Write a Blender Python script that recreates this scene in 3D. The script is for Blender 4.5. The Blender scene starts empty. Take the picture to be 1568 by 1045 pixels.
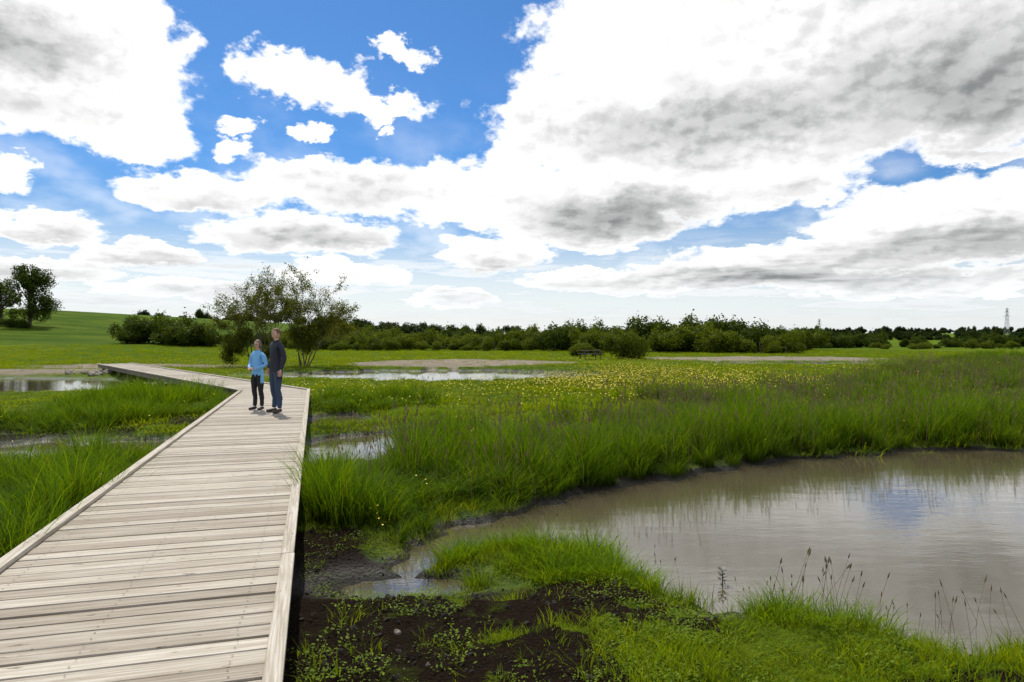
import bpy, math, random, bmesh
import numpy as np
from mathutils import Vector, Matrix
random.seed(7); rng=np.random.default_rng(11)
scene=bpy.context.scene
R=math.radians

# ------------------------------------------------------------------ noise
def h2(ix,iy,seed):
    ix=ix.astype(np.int64).astype(np.uint64); iy=iy.astype(np.int64).astype(np.uint64)
    n=(ix*np.uint64(374761393)+iy*np.uint64(668265263)+np.uint64(seed*69069+17))&np.uint64(0xffffffff)
    n=((n^(n>>np.uint64(13)))*np.uint64(1274126177))&np.uint64(0xffffffff)
    n=n^(n>>np.uint64(16))
    return (n&np.uint64(0xffff)).astype(np.float64)/65535.
def vn(x,y,seed=0):
    x=np.asarray(x,float);y=np.asarray(y,float)
    ix=np.floor(x);iy=np.floor(y);fx=x-ix;fy=y-iy
    fx=fx*fx*(3-2*fx);fy=fy*fy*(3-2*fy)
    a=h2(ix,iy,seed);b=h2(ix+1,iy,seed);c=h2(ix,iy+1,seed);d=h2(ix+1,iy+1,seed)
    return (a*(1-fx)+b*fx)*(1-fy)+(c*(1-fx)+d*fx)*fy
def fbm(x,y,seed=0,o=4):
    s=0;a=.5;t=0
    for i in range(o):
        s=s+a*vn(x,y,seed+i*7);t+=a;a*=.5;x=np.asarray(x)*2.03+3.1;y=np.asarray(y)*2.03+1.7
    return s/t
def ss(a,b,x):
    t=np.clip((x-a)/(b-a),0,1);return t*t*(3-2*t)

# ------------------------------------------------------------------ layout (metres, camera stands near x=0,y=0)
POND=np.array([(-1.25,6.75),(-1.0,7.9),(0.4,9.2),(1.55,10.3),(3.0,11.3),(4.4,12.2),(6.2,13.0),(8.2,13.4),(10.2,13.6),(14,14.2),
 (19,13),(20,8),(14,5.4),(8,4.6),(5.2,4.75),(3.8,4.95),(3.05,5.1),(2.31,5.35),(1.71,5.65),(1.26,6.2),(0.87,6.75),(0.25,7.3),(-0.45,7.0),(-0.95,6.5)])
def sdpoly(x,y,P):
    d=np.full(x.shape,1e9);ins=np.zeros(x.shape,bool)
    n=len(P)
    for i in range(n):
        ax,ay=P[i];bx,by=P[(i+1)%n]
        ex,ey=bx-ax,by-ay
        t=np.clip(((x-ax)*ex+(y-ay)*ey)/(ex*ex+ey*ey),0,1)
        d=np.minimum(d,np.hypot(x-ax-t*ex,y-ay-t*ey))
        c=((ay>y)!=(by>y))&(x<(bx-ax)*(y-ay)/(by-ay+1e-12)+ax)
        ins^=c
    return np.where(ins,-d,d)
def sdell(x,y,cx,cy,a,b):
    return (np.sqrt(((x-cx)/a)**2+((y-cy)/b)**2)-1)*min(a,b)
PUD=[(-8.3,13.6,2.6,1.3,.75),(-11.5,13.0,2.0,.6,.5),(-3.3,13.4,1.2,2.1,.75),(-2.0,15.3,.7,1.1,.5),(-1.0,6.15,.45,.22,.15),(-4.6,18.0,1.0,1.3,.4),
     (-28.5,31.0,12.5,5.2,.6),(-4.3,39,9.3,6.0,1.6),(-13.5,14.9,1.8,.5,.5),(24,54,10,2.4,1.2)]
def water_d(x,y):
    nz=fbm(x*1.3,y*1.3,5,4)-.5
    d=sdpoly(x,y,POND)+nz*.85
    for cx,cy,a,b,nm in PUD:
        d=np.minimum(d,sdell(x,y,cx,cy,a,b)+nz*2.6*nm)
    return d
def H(x,y):
    x=np.asarray(x,float);y=np.asarray(y,float)
    r=np.hypot(x,y)
    b=.22+.10*(fbm(x*.25,y*.25,1,3)-.5)+.06*(fbm(x*1.9,y*1.9,2,3)-.5)
    b=b+.08*(fbm(x*9,y*9,3,3)-.5)*ss(14,5,r)
    d=water_d(x,y)
    slope=np.where((x<-13)&(y>22),.11,.33)
    h=np.minimum(b,np.maximum(d*slope,-.35))
    hill=9.3*ss(-52,-150,x)*ss(75,210,y)+1.0*ss(-22,-60,x)*ss(40,110,y)
    far=5*ss(500,1500,y)+3.*ss(200,700,np.abs(x))*ss(300,900,y)
    return h+hill+far
U=np.array([-.277,.9609]);N=np.array([.9609,.277])
V=np.array([-.636,.7717]);NV=np.array([.7717,.636])
def on_deck(x,y,m=0.):
    n=x*N[0]+y*N[1];s=x*U[0]+y*U[1]
    a=(n>-2.25-m)&(n<-.15+m)&(s<22.6)
    n2=x*NV[0]+y*NV[1];s2=x*V[0]+y*V[1]
    b=(n2>6.75-m)&(n2<8.7+m)&(s2>20.3)&(s2<48)
    return a|b
def mudmask(x,y):
    n=x*N[0]+y*N[1]
    q=fbm(x*1.1,y*1.1,21,4);q2=fbm(x*2.3,y*2.3,23,4)
    a=ss(1.35,.70,n+ (q-.5)*1.3)*ss(-.5,-.2,n)*ss(8.0,6.6,y+(q-.5)*2)
    b=ss(.46,.54,q*.5+q2*.5)*ss(6.3,5.2,y)*ss(-.3,.2,n)
    c=ss(.25,.0,sdell(x,y,-11,16.6,5.0,2.2)+(q-.5)*5)*.55
    wd=water_d(x,y)
    e=ss(.30,.04,wd+(q-.5)*.25)
    return np.clip(np.maximum.reduce([a,b,c,e*.9]),0,1)
def sandmask(x,y):
    q=(fbm(x*.3,y*.3,31,4)-.5)
    m=0
    for cx,cy,a,b in [(-4,53,8.5,7),(24,63,11,6),(-29,40,6,3),(-26,47,8,3)]:
        m=np.maximum(m,ss(.6,-.6,sdell(x,y,cx,cy,a,b)+q*3))
    return m
def flowermask(x,y):
    q=(fbm(x*.4,y*.4,41,4)-.5)
    return ss(2.5,-3.5,sdell(x,y,6.3,32.5,6,8.5)+q*9)
def tallmask(x,y):
    q=fbm(x*.5,y*.5,51,4)-.5; n=x*N[0]+y*N[1]
    dd=(12.2+1.25*x)-y + q*7
    a=ss(-1.0,1.2,dd)*ss(8.2,9.3,y)*ss(95,40,y)
    a=np.maximum(a,.55*ss(-4,-1,dd)*ss(9,10,y)*ss(.5,.62,q+.5)*(n>1.2)*ss(30,22,y))
    b=ss(1.5,.7,n+q*2.4)*ss(-.15,-.05,n)*ss(7.0,8.0,y)*ss(11.5,9.5,y)
    c=ss(.5,.0,sdell(x,y,-10.4,20.5,2.2,4.2)+q*2)*(n<-2.2)
    d=ss(.5,.0,sdell(x,y,-6.8,8.0,3.6,2.2)+q*2.0)*(n<-2.2)
    e=.8*ss(.6,.0,sdell(x,y,-4.6,21,1.2,1.6)+q*2)
    return np.clip(np.maximum.reduce([a,b,c,d,e]),0,1)

# ------------------------------------------------------------------ mesh helpers
def fast_mesh(name,v,quads):
    me=bpy.data.meshes.new(name)
    v=np.asarray(v,np.float32);q=np.asarray(quads,np.int32)
    me.vertices.add(len(v));me.vertices.foreach_set('co',v.ravel())
    k=q.shape[1]
    me.loops.add(q.size);me.loops.foreach_set('vertex_index',q.ravel())
    me.polygons.add(len(q));me.polygons.foreach_set('loop_start',np.arange(0,q.size,k,dtype=np.int32))
    me.update(calc_edges=True);me.validate()
    return me
def obj(name,me,mats=(),parent=None,coll=None):
    o=bpy.data.objects.new(name,me)
    (coll or scene.collection).objects.link(o)
    for m in mats: me.materials.append(m)
    if parent: o.parent=parent
    return o
def fattr(me,name,vals,dom='POINT'):
    a=me.attributes.new(name,'FLOAT',dom);a.data.foreach_set('value',np.asarray(vals,np.float32))
def empty(name,loc=(0,0,0)):
    e=bpy.data.objects.new(name,None);e.location=loc;e.empty_display_size=.2
    scene.collection.objects.link(e);return e
class G:
    def __init__(s): s.v=[];s.f=[];s.m=[]
    def add(s,v,f,m=0):
        b=len(s.v);s.v+= [tuple(p) for p in v];s.f+=[tuple(b+i for i in q) for q in f];s.m+=[m]*len(f)
    def box(s,c,sx,sy,sz,m=0,ax=None):
        ax=ax or (Vector((1,0,0)),Vector((0,1,0)),Vector((0,0,1)));c=Vector(c)
        v=[c+ax[0]*sx*i/2+ax[1]*sy*j/2+ax[2]*sz*k/2 for i in(-1,1) for j in(-1,1) for k in(-1,1)]
        s.add(v,[(0,1,3,2),(4,6,7,5),(0,4,5,1),(2,3,7,6),(0,2,6,4),(1,5,7,3)],m)
    def tube(s,path,rad,sides=5,m=0,cap=True):
        path=[Vector(p) for p in path];rings=[]
        for i,p in enumerate(path):
            t=(path[min(i+1,len(path)-1)]-path[max(i-1,0)]).normalized()
            a=t.cross(Vector((.3,.2,1)) if abs(t.z)<.95 else Vector((1,0,0))).normalized();b=t.cross(a)
            rings.append([p+(a*math.cos(2*math.pi*k/sides)+b*math.sin(2*math.pi*k/sides))*rad[i] for k in range(sides)])
        v=[q for r in rings for q in r];f=[]
        for i in range(len(path)-1):
            for k in range(sides):
                k2=(k+1)%sides;f.append((i*sides+k,i*sides+k2,(i+1)*sides+k2,(i+1)*sides+k))
        if cap: f.append(tuple(range(sides))[::-1]);f.append(tuple((len(path)-1)*sides+k for k in range(sides)))
        s.add(v,f,m)
    def mesh(s,name,smooth=False):
        me=bpy.data.meshes.new(name);me.from_pydata(s.v,[],s.f)
        me.polygons.foreach_set('material_index',s.m)
        if smooth: me.polygons.foreach_set('use_smooth',[True]*len(s.f))
        me.update();return me

# ------------------------------------------------------------------ node helper
class NB:
    def __init__(s,nt): s.nt=nt;s.n=nt.nodes;s.l=nt.links
    def set(s,sock,v):
        if isinstance(v,bpy.types.NodeSocket): s.l.new(v,sock)
        elif v is not None: sock.default_value=v
    def M(s,op,a,b=None,c=None,clamp=False):
        n=s.n.new('ShaderNodeMath');n.operation=op;n.use_clamp=clamp
        s.set(n.inputs[0],a)
        if b is not None:s.set(n.inputs[1],b)
        if c is not None:s.set(n.inputs[2],c)
        return n.outputs[0]
    def VM(s,op,a,b=None,c=None,out=0):
        n=s.n.new('ShaderNodeVectorMath');n.operation=op
        s.set(n.inputs[0],a)
        if b is not None:s.set(n.inputs[1],b)
        if c is not None:s.set(n.inputs[2],c)
        return n.outputs[out]
    def noise(s,vec,scale,detail=4,rough=.55,out='Fac',dist=0):
        n=s.n.new('ShaderNodeTexNoise');s.set(n.inputs['Vector'],vec);n.inputs['Scale'].default_value=scale
        n.inputs['Detail'].default_value=detail;n.inputs['Roughness'].default_value=rough;n.inputs['Distortion'].default_value=dist
        return n.outputs[out]
    def mr(s,x,a,b,c=0.,d=1.,smooth=True):
        n=s.n.new('ShaderNodeMapRange');n.interpolation_type='SMOOTHSTEP' if smooth else 'LINEAR'
        s.set(n.inputs[0],x);s.set(n.inputs[1],a);s.set(n.inputs[2],b);s.set(n.inputs[3],c);s.set(n.inputs[4],d);return n.outputs[0]
    def mix(s,f,a,b,mode='MIX'):
        n=s.n.new('ShaderNodeMix');n.data_type='RGBA';n.blend_type=mode
        s.set(n.inputs[0],f)
        for k,v in((6,a),(7,b)):
            if isinstance(v,tuple) and len(v)==3:v=v+(1,)
            s.set(n.inputs[k],v)
        return n.outputs[2]
    def attr(s,name,out='Fac'):
        n=s.n.new('ShaderNodeAttribute');n.attribute_name=name;return n.outputs[out]
    def bump(s,h,st=.3,dist=.02):
        n=s.n.new('ShaderNodeBump');n.inputs['Strength'].default_value=st;n.inputs['Distance'].default_value=dist
        s.set(n.inputs['Height'],h);return n.outputs[0]
def newmat(name):
    m=bpy.data.materials.new(name);m.use_nodes=True;nb=NB(m.node_tree)
    return m,nb,m.node_tree.nodes['Principled BSDF'],m.node_tree.nodes['Material Output']
def simple(name,col,rough=.7,var=.25,sc=30,bump=.0,metal=0):
    m,nb,p,o=newmat(name)
    tc=nb.n.new('ShaderNodeTexCoord').outputs['Object']
    f=nb.noise(tc,sc,4)
    c=nb.mix(f,tuple(c*(1-var) for c in col),tuple(min(1,c*(1+var)) for c in col))
    nb.set(p.inputs['Base Color'],c);p.inputs['Roughness'].default_value=rough;p.inputs['Metallic'].default_value=metal
    if bump: nb.set(p.inputs['Normal'],nb.bump(nb.noise(tc,sc*.6,4),bump,.02))
    return m
def nb_comb(nb,x):
    n=nb.n.new('ShaderNodeCombineColor')
    for i in range(3): nb.set(n.inputs[i],x)
    return n.outputs[0]
def leafy(name,ramp_lo,ramp_hi,tipcol,transl=.35,attrname='t',rough=.6,spec=.08,lo=.4):
    m,nb,p,o=newmat(name)
    t=nb.attr(attrname);rv=nb.attr('rv')
    oi=nb.n.new('ShaderNodeObjectInfo')
    c=nb.mix(oi.outputs['Random'],ramp_lo,ramp_hi)
    c=nb.mix(nb.M('MULTIPLY',rv,.6),c,tipcol)
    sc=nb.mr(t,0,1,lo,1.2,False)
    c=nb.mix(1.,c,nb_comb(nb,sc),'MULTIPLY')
    nb.set(p.inputs['Base Color'],c);p.inputs['Roughness'].default_value=rough;p.inputs['Specular IOR Level'].default_value=spec
    tr=nb.n.new('ShaderNodeBsdfTranslucent')
    nb.set(tr.inputs['Color'],nb.mix(1.,c,(1.8,1.55,.3),'MULTIPLY'))
    ms=nb.n.new('ShaderNodeMixShader');ms.inputs[0].default_value=transl
    nb.l.new(p.outputs[0],ms.inputs[1]);nb.l.new(tr.outputs[0],ms.inputs[2]);nb.l.new(ms.outputs[0],o.inputs[0])
    return m

# ------------------------------------------------------------------ SKY
SUN_AZ,SUN_EL=-25,54
w=bpy.data.worlds.new("World");scene.world=w;w.use_nodes=True
try: w.cycles.sampling_method='NONE'
except Exception: pass
nt=w.node_tree;nt.nodes.clear();nb=NB(nt)
sky=nb.n.new('ShaderNodeTexSky');sky.sky_type='NISHITA';sky.sun_disc=False
sky.sun_elevation=R(SUN_EL);sky.sun_rotation=R(SUN_AZ);sky.air_density=1.0;sky.dust_density=.4;sky.ozone_density=2.0
D=nb.n.new('ShaderNodeTexCoord').outputs['Generated']
sx=nb.n.new('ShaderNodeSeparateXYZ');nb.l.new(D,sx.inputs[0])
az=nb.M('MULTIPLY',nb.M('ARCTAN2',sx.outputs[0],sx.outputs[1]),57.2958)
el=nb.M('MULTIPLY',nb.M('ARCSINE',sx.outputs[2]),57.2958)
cb=nb.n.new('ShaderNodeCombineXYZ');nb.l.new(az,cb.inputs[0]);nb.l.new(el,cb.inputs[1])
P0=cb.outputs[0]
ex=nb.M('EXPONENT',nb.M('MULTIPLY',nb.M('MAXIMUM',el,0.),-1/7.))
yy=nb.M('MULTIPLY_ADD',ex,-16.,el)
cz=nb.n.new('ShaderNodeCombineXYZ')
nb.l.new(nb.M('MULTIPLY',az,.0285),cz.inputs[0]);nb.l.new(nb.M('MULTIPLY',yy,.036),cz.inputs[1])
Dz=cz.outputs[0]
n1=nb.noise(Dz,4.4,2,.5,'Color')
n2=nb.noise(Dz,13,6,.62,'Color')
elf=nb.mr(el,0,20,.25,1.0,False)
def warp(P):
    a=nb.VM('MULTIPLY',nb.VM('SUBTRACT',n1,(.5,.5,.5)),(9,3.6,0))
    b=nb.VM('MULTIPLY',nb.VM('SUBTRACT',n2,(.5,.5,.5)),(7,4.8,0))
    s=nb.n.new('ShaderNodeVectorMath');s.operation='SCALE';nb.l.new(nb.VM('ADD',a,b),s.inputs[0]);nb.l.new(elf,s.inputs['Scale'])
    return nb.VM('ADD',P,s.outputs[0])
# (azimuth, elevation, half width, half height, weight) of every cumulus bank, degrees
CL=[(-36,18,11.0,5.0,1.3),(-29.5,15.0,5.2,2.5,1.),(-31,20.5,5.6,4.0,1.),
 (-17,20.1,5.8,2.0,.9),(-11,18.4,4.8,1.3,.8),(-9.1,22.3,2.1,1.0,.7),(-21.6,14.5,1.6,1.2,.7),(-21.3,16.4,1.2,.6,.5),(-16.5,15.8,1.1,.7,.6),(-9.7,16.6,1.0,.4,.5),
 (9,22.8,8,4.2,1.0),(5.5,17.5,8,4.6,1.1),(22,24,16,8.0,1.5),(19,16,15,5.0,1.4),(34,18.5,12,6.0,1.5),(1.5,14.6,4,1.8,.8),(46,18,10,9,1.),
 (-24.5,10.9,6.4,1.6,.9),(-13.5,12,8.0,2.2,1.),(-3,11.6,9,2.8,1.1),(12,12,13,2.9,1.2),(6,9.2,9,2.4,1.2),(-17,8.2,9,1.8,1.),(22,11.4,5.5,1.7,.9),
 (34,12.6,3.4,.9,.7),(34,8.3,11,2.8,1.2),(27,6.2,14,1.7,1.1),
 (-36.6,10.8,2.2,1.3,.8),(-34,7.6,3.4,1.3,.9),(-35,4.8,6,1.2,.9),(-28.6,6.0,5,1.2,.9),(-24,3.6,9,1.0,.8),
 (-1.5,6.8,5,1.6,.9),(-5.2,3.2,5,1.,.7),(15,4.6,16,1.4,1.),(33,3.8,14,1.2,.9),(-14,5.2,6,1.2,.8)]
def dens(P):
    acc=None
    for a,e,ra,re,wt in CL:
        q=nb.VM('MULTIPLY_ADD',P,(1/ra,1/re,0),(-a/ra,-e/re,0))
        r=nb.M('MULTIPLY_ADD',nb.VM('LENGTH',q,out=1),-wt,wt)
        if acc is None: acc=r
        else:
            n=nb.n.new('ShaderNodeMath');n.operation='SMOOTH_MAX';nb.l.new(acc,n.inputs[0]);nb.l.new(r,n.inputs[1]);n.inputs[2].default_value=.12;acc=n.outputs[0]
    return acc
PW=warp(P0)
d1=dens(PW)
fine=nb.noise(Dz,15,7,.6)
fine2=nb.noise(nb.VM('ADD',Dz,(-.012,.026,0)),15,3,.5)
med=nb.noise(Dz,5,4,.5)
dd=nb.M('MULTIPLY_ADD',nb.M('SUBTRACT',fine,.5),.85,d1)
gen=nb.M('MULTIPLY_ADD',med,3.0,-1.45)
side=nb.mr(nb.M('ABSOLUTE',az),46,58)
high=nb.mr(el,28,36)
gm=nb.M('MAXIMUM',side,high)
dfin=nb.M('ADD',nb.M('MULTIPLY',dd,nb.M('SUBTRACT',1.,gm)),nb.M('MULTIPLY',gen,gm))
mask=nb.mr(dfin,-.08,.22)
veil=nb.M('MULTIPLY',nb.mr(med,.42,.72),nb.mr(el,22,6,.0,.5))
mask=nb.M('MAXIMUM',mask,veil)
st=nb.noise(nb.VM('MULTIPLY',P0,(.045,.42,0)),1.6,6,.65)
low=nb.M('MULTIPLY',nb.mr(st,.38,.62),nb.mr(el,10.,4.,0.,.95))
mask=nb.M('MAXIMUM',mask,low)
haze=nb.mr(el,11.,.0,0.,.70)
mask=nb.M('MAXIMUM',mask,haze)
rel=nb.mr(nb.M('SUBTRACT',fine2,fine),-.12,.22,0.,1.)
thick=nb.mr(dfin,.1,.7)
g1=nb.M('MULTIPLY',nb.M('MULTIPLY',rel,thick),.24)
GR=[(-37,19.6,6,2.4,.66),(-36,15.6,6,1.4,.38),(18,16.6,15,3.0,.60),(34,17.2,13,5.0,.70),(9,9.8,7.5,2.2,.78),(-16,7.8,9,1.2,.50),(-12,11.4,6,1.4,.34),(36,6.2,11,1.7,.66),(25,4.6,17,1.2,.54),(-24,10.0,5.5,.9,.38),(-35,7.0,5,.8,.42),(30,23,12,4,.26),(-28,5.4,6,.8,.42),(22,10.6,6.5,1.0,.36),(-1,6.0,5,.9,.40),(-35,4.2,6,.8,.42),(-20,3.4,10,.7,.34),(3,3.4,12,.7,.34)]
ga=None
for a,e,ra,re,wt in GR:
    q=nb.VM('MULTIPLY_ADD',PW,(1/ra,1/re,0),(-a/ra,-e/re,0))
    r=nb.mr(nb.VM('LENGTH',q,out=1),1.8,.0,0.,wt)
    ga=r if ga is None else nb.M('MAXIMUM',ga,r)
ga=nb.M('MULTIPLY',ga,nb.mr(med,.3,.62,.9,1.06))
g=nb.M('ADD',g1,ga)
g=nb.M('MULTIPLY',g,nb.mr(dfin,-.05,.4),clamp=True)
g=nb.M('ADD',g,nb.M('MULTIPLY',nb.mr(st,.46,.70),nb.mr(el,10,4,0,.38)),clamp=True)
cc=nb.mix(g,(1.24,1.24,1.23),(.23,.245,.245))
cc=nb.mix(nb.mr(el,6,0,0,.5),cc,(.76,.84,.92))
hz=nb.mr(el,0,15,0,1)
bl=nb.mix(1.,sky.outputs[0],nb.mix(hz,(.85,.92,1.0),(.46,.90,1.36)),'MULTIPLY')
bg1=nb.n.new('ShaderNodeBackground');nb.l.new(bl,bg1.inputs[0]);bg1.inputs[1].default_value=.08
bg2=nb.n.new('ShaderNodeBackground');nb.l.new(cc,bg2.inputs[0]);bg2.inputs[1].default_value=1.
mx=nb.n.new('ShaderNodeMixShader');nb.l.new(mask,mx.inputs[0]);nb.l.new(bg1.outputs[0],mx.inputs[1]);nb.l.new(bg2.outputs[0],mx.inputs[2])
wo=nb.n.new('ShaderNodeOutputWorld');nb.l.new(mx.outputs[0],wo.inputs[0])

sd=bpy.data.lights.new('sun','SUN');sd.energy=5.0;sd.angle=R(.5);sd.color=(1,.955,.86)
so=bpy.data.objects.new('sun',sd);scene.collection.objects.link(so)
sv=Vector((math.sin(R(SUN_AZ))*math.cos(R(SUN_EL)),math.cos(R(SUN_AZ))*math.cos(R(SUN_EL)),math.sin(R(SUN_EL))))
so.rotation_euler=sv.to_track_quat('Z','Y').to_euler();so.location=(20,-10,40)

# ------------------------------------------------------------------ GROUND
def axis(n,c,ext,k):
    t=np.linspace(-1,1,n);return c+ext*np.sinh(k*t)/np.sinh(k)
xs=axis(640,0,2600,8.2);ys=axis(760,8,3000,8.2);ys=ys[ys>-60]
X,Y=np.meshgrid(xs,ys);Z=H(X,Y)
nx,ny=len(xs),len(ys)
idx=np.arange(nx*ny).reshape(ny,nx)
q=np.stack([idx[:-1,:-1],idx[:-1,1:],idx[1:,1:],idx[1:,:-1]],-1).reshape(-1,4)
me=fast_mesh('ground',np.stack([X,Y,Z],-1).reshape(-1,3),q)
me.polygons.foreach_set('use_smooth',np.ones(len(q),bool))
fattr(me,'mud',mudmask(X,Y).ravel());fattr(me,'sand',sandmask(X,Y).ravel());fattr(me,'flower',flowermask(X,Y).ravel())
fattr(me,'field',(ss(72,95,Y+.25*X)*ss(-30,-60,X)).ravel())
gm_,nb,p,o=newmat('ground_soil_and_turf')
geo=nb.n.new('ShaderNodeNewGeometry').outputs['Position']
nA=nb.noise(geo,.35,6,.6);nB=nb.noise(geo,3.5,6,.65);nC=nb.noise(geo,28,6,.65);nD=nb.noise(geo,.035,5,.6)
gr=nb.mix(nb.mr(nB,.3,.7),(.038,.075,.004),(.110,.170,.007))
gr=nb.mix(nb.mr(nA,.4,.7,0,.8),gr,(.165,.205,.010))
gr=nb.mix(nb.mr(nD,.42,.60,0,.8),gr,(.052,.105,.005))
gr=nb.mix(nb.M('MULTIPLY',nb.attr('flower'),nb.mr(nB,.44,.60,.0,.55)),gr,(.38,.33,.012))
fld=nb.mix(nb.mr(nb.noise(nb.VM('MULTIPLY',geo,(.02,.12,1)),1.,5,.6),.35,.65),(.040,.082,.004),(.085,.125,.008))
gr=nb.mix(nb.attr('field'),gr,fld)
soil=nb.mix(nC,(.006,.004,.0025),(.032,.020,.011))
soil=nb.mix(nb.mr(nB,.54,.70,0,.5),soil,(.06,.085,.008))
sand=nb.mix(nb.noise(geo,1.2,6,.6),(.17,.14,.10),(.40,.34,.26))
mf=nb.attr('mud')
col=nb.mix(nb.mr(nb.M('ADD',mf,nb.M('MULTIPLY',nb.M('SUBTRACT',nC,.5),.8)),.3,.6),gr,soil)
col=nb.mix(nb.attr('sand'),col,sand)
sp=nb.n.new('ShaderNodeSeparateXYZ');nb.l.new(geo,sp.inputs[0])
wet=nb.mr(sp.outputs[2],.05,-.02)
col=nb.mix(nb.M('MULTIPLY',wet,.6),col,(.03,.022,.012))
nb.set(p.inputs['Base Color'],col);nb.set(p.inputs['Roughness'],nb.mr(sp.outputs[2],0,.12,.35,.95))
nb.set(p.inputs['Specular IOR Level'],nb.mr(sp.outputs[2],.0,.2,.45,.03))
nb.set(p.inputs['Normal'],nb.bump(nb.M('ADD',nC,nb.M('MULTIPLY',nB,1.5)),1.,.10))
obj('ground',me,[gm_])

# WATER
m,nb,p,o=newmat('pond_water')
geo=nb.n.new('ShaderNodeNewGeometry').outputs['Position']
c=nb.mix(nb.noise(geo,.5,3),(.056,.044,.024),(.092,.076,.050))
nb.set(p.inputs['Base Color'],c);p.inputs['Roughness'].default_value=.025;p.inputs['IOR'].default_value=2.2
rp=nb.noise(nb.VM('MULTIPLY',geo,(1.,2.6,1)),1.5,3,.5)
rp2=nb.noise(nb.VM('MULTIPLY',geo,(2,6,1)),6,3,.5)
bp=nb.n.new('ShaderNodeBump');bp.inputs['Strength'].default_value=.10;bp.inputs['Distance'].default_value=.03
nb.l.new(nb.M('MULTIPLY_ADD',rp2,.16,rp),bp.inputs['Height']);nb.l.new(bp.outputs[0],p.inputs['Normal'])
gx,gy=np.meshgrid(np.linspace(-45,45,10),np.linspace(2,80,10))
i2=np.arange(100).reshape(10,10)
me=fast_mesh('pond_water',np.stack([gx,gy,gx*0],-1).reshape(-1,3),np.stack([i2[:-1,:-1],i2[:-1,1:],i2[1:,1:],i2[1:,:-1]],-1).reshape(-1,4))
obj('pond_water',me,[m])

# ------------------------------------------------------------------ BOARDWALK
DT=.60
m_pl,nb,p,o=newmat('weathered_planks')
uv=nb.n.new('ShaderNodeUVMap').outputs[0]
rv=nb.attr('rv')
cbx=nb.n.new('ShaderNodeCombineXYZ');nb.set(cbx.inputs[2],nb.M('MULTIPLY',rv,40.))
uvr=nb.VM('ADD',uv,cbx.outputs[0])
g1=nb.noise(nb.VM('MULTIPLY',uvr,(1.6,55,1)),1.,6,.65,dist=.4)
g2=nb.noise(nb.VM('MULTIPLY',uvr,(1.1,6,1)),1.3,4,.6)
g3=nb.noise(nb.VM('MULTIPLY',uvr,(9,22,1)),1.,3,.5)
c=nb.mix(rv,(.30,.262,.212),(.54,.50,.435))
c=nb.mix(nb.mr(g1,.35,.7),nb.mix(1.,c,(.60,.56,.50),'MULTIPLY'),c)
c=nb.mix(nb.mr(g2,.5,.78,0,.55),c,(.22,.17,.12))
c=nb.mix(nb.mr(g3,.66,.74,0,.75),c,(.10,.07,.045))
nb.set(p.inputs['Base Color'],c);p.inputs['Roughness'].default_value=.8;p.inputs['Specular IOR Level'].default_value=.15
nb.set(p.inputs['Normal'],nb.bump(g1,.35,.006))
m_beam=simple('deck_beam_wood',(.16,.13,.095),.85,.4,8,.3)
m_scr=simple('screw_steel',(.06,.055,.05),.5,.2,50,metal=.6)
def clip(poly,pt,nrm):
    out=[]
    for i in range(len(poly)):
        a=np.array(poly[i]);b=np.array(poly[(i+1)%len(poly)])
        da=(a-pt)@nrm;db=(b-pt)@nrm
        if da>=0: out.append(tuple(a))
        if da*db<0: out.append(tuple(a+(b-a)*da/(da-db)))
    return out
Lc=np.array([-8.27,20.74]);Rc=np.array([-6.36,21.33])
md=(Rc-Lc)/np.linalg.norm(Rc-Lc);mn=np.array([-md[1],md[0]])
if mn@V<0: mn=-mn
bw=empty('boardwalk')
def planks(name,u,n,s0,s1,n0,n1,clipf=None,seed=1):
    rg=np.random.default_rng(seed);g=G();uvs=[];rvs=[];pitch=.168
    s=s0
    while s<s1:
        gp=rg.uniform(.005,.010)
        a=s+gp*.5;b=s+pitch-gp
        e0=n0+rg.uniform(-.008,.008);e1=n1+rg.uniform(-.008,.008);sk=rg.uniform(-.003,.003)
        poly=[tuple(u*a+n*e0),tuple(u*(a+sk)+n*e1),tuple(u*(b+sk)+n*e1),tuple(u*b+n*e0)]
        if clipf is not None: poly=clip(poly,*clipf)
        if len(poly)>=3:
            z=DT+rg.uniform(-.003,.003);k=len(poly);tl=rg.uniform(-.002,.002)
            c=np.mean(poly,0)
            inn=[]
            for q in poly:
                dlt=np.array(q)-c;su=dlt@u;sn=dlt@n
                inn.append(c+u*(su-math.copysign(.005,su))+n*(sn-math.copysign(.004,sn)))
            v=[(q[0],q[1],z-.03) for q in poly]+[(q[0],q[1],z-.006) for q in poly]+[(q[0],q[1],z+tl*math.copysign(1,(np.array(q)-c)@u)) for q in inn]
            f=[tuple(range(2*k,3*k))]
            for i in range(k):
                j=(i+1)%k;f+= [(i,j,k+j,k+i),(k+i,k+j,2*k+j,2*k+i)]
            g.add(v,f,0);rr=rg.random()**.7
            for q in v: uvs.append((q[0]*n[0]+q[1]*n[1]+rr*50,q[0]*u[0]+q[1]*u[1]))
            rvs+=[rr]*len(v)
        s+=pitch
    me=g.mesh(name);ul=me.uv_layers.new(name='UVMap')
    for l in me.loops: ul.data[l.index].uv=uvs[l.vertex_index]
    fattr(me,'rv',rvs)
    return obj(name,me,[m_pl],bw)
planks('planks_main',U,N,-3.0,22.2,-2.19,-.20)
planks('planks_far',V,NV,20.2,47.4,6.86,8.62,(Lc,mn),2)
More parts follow.
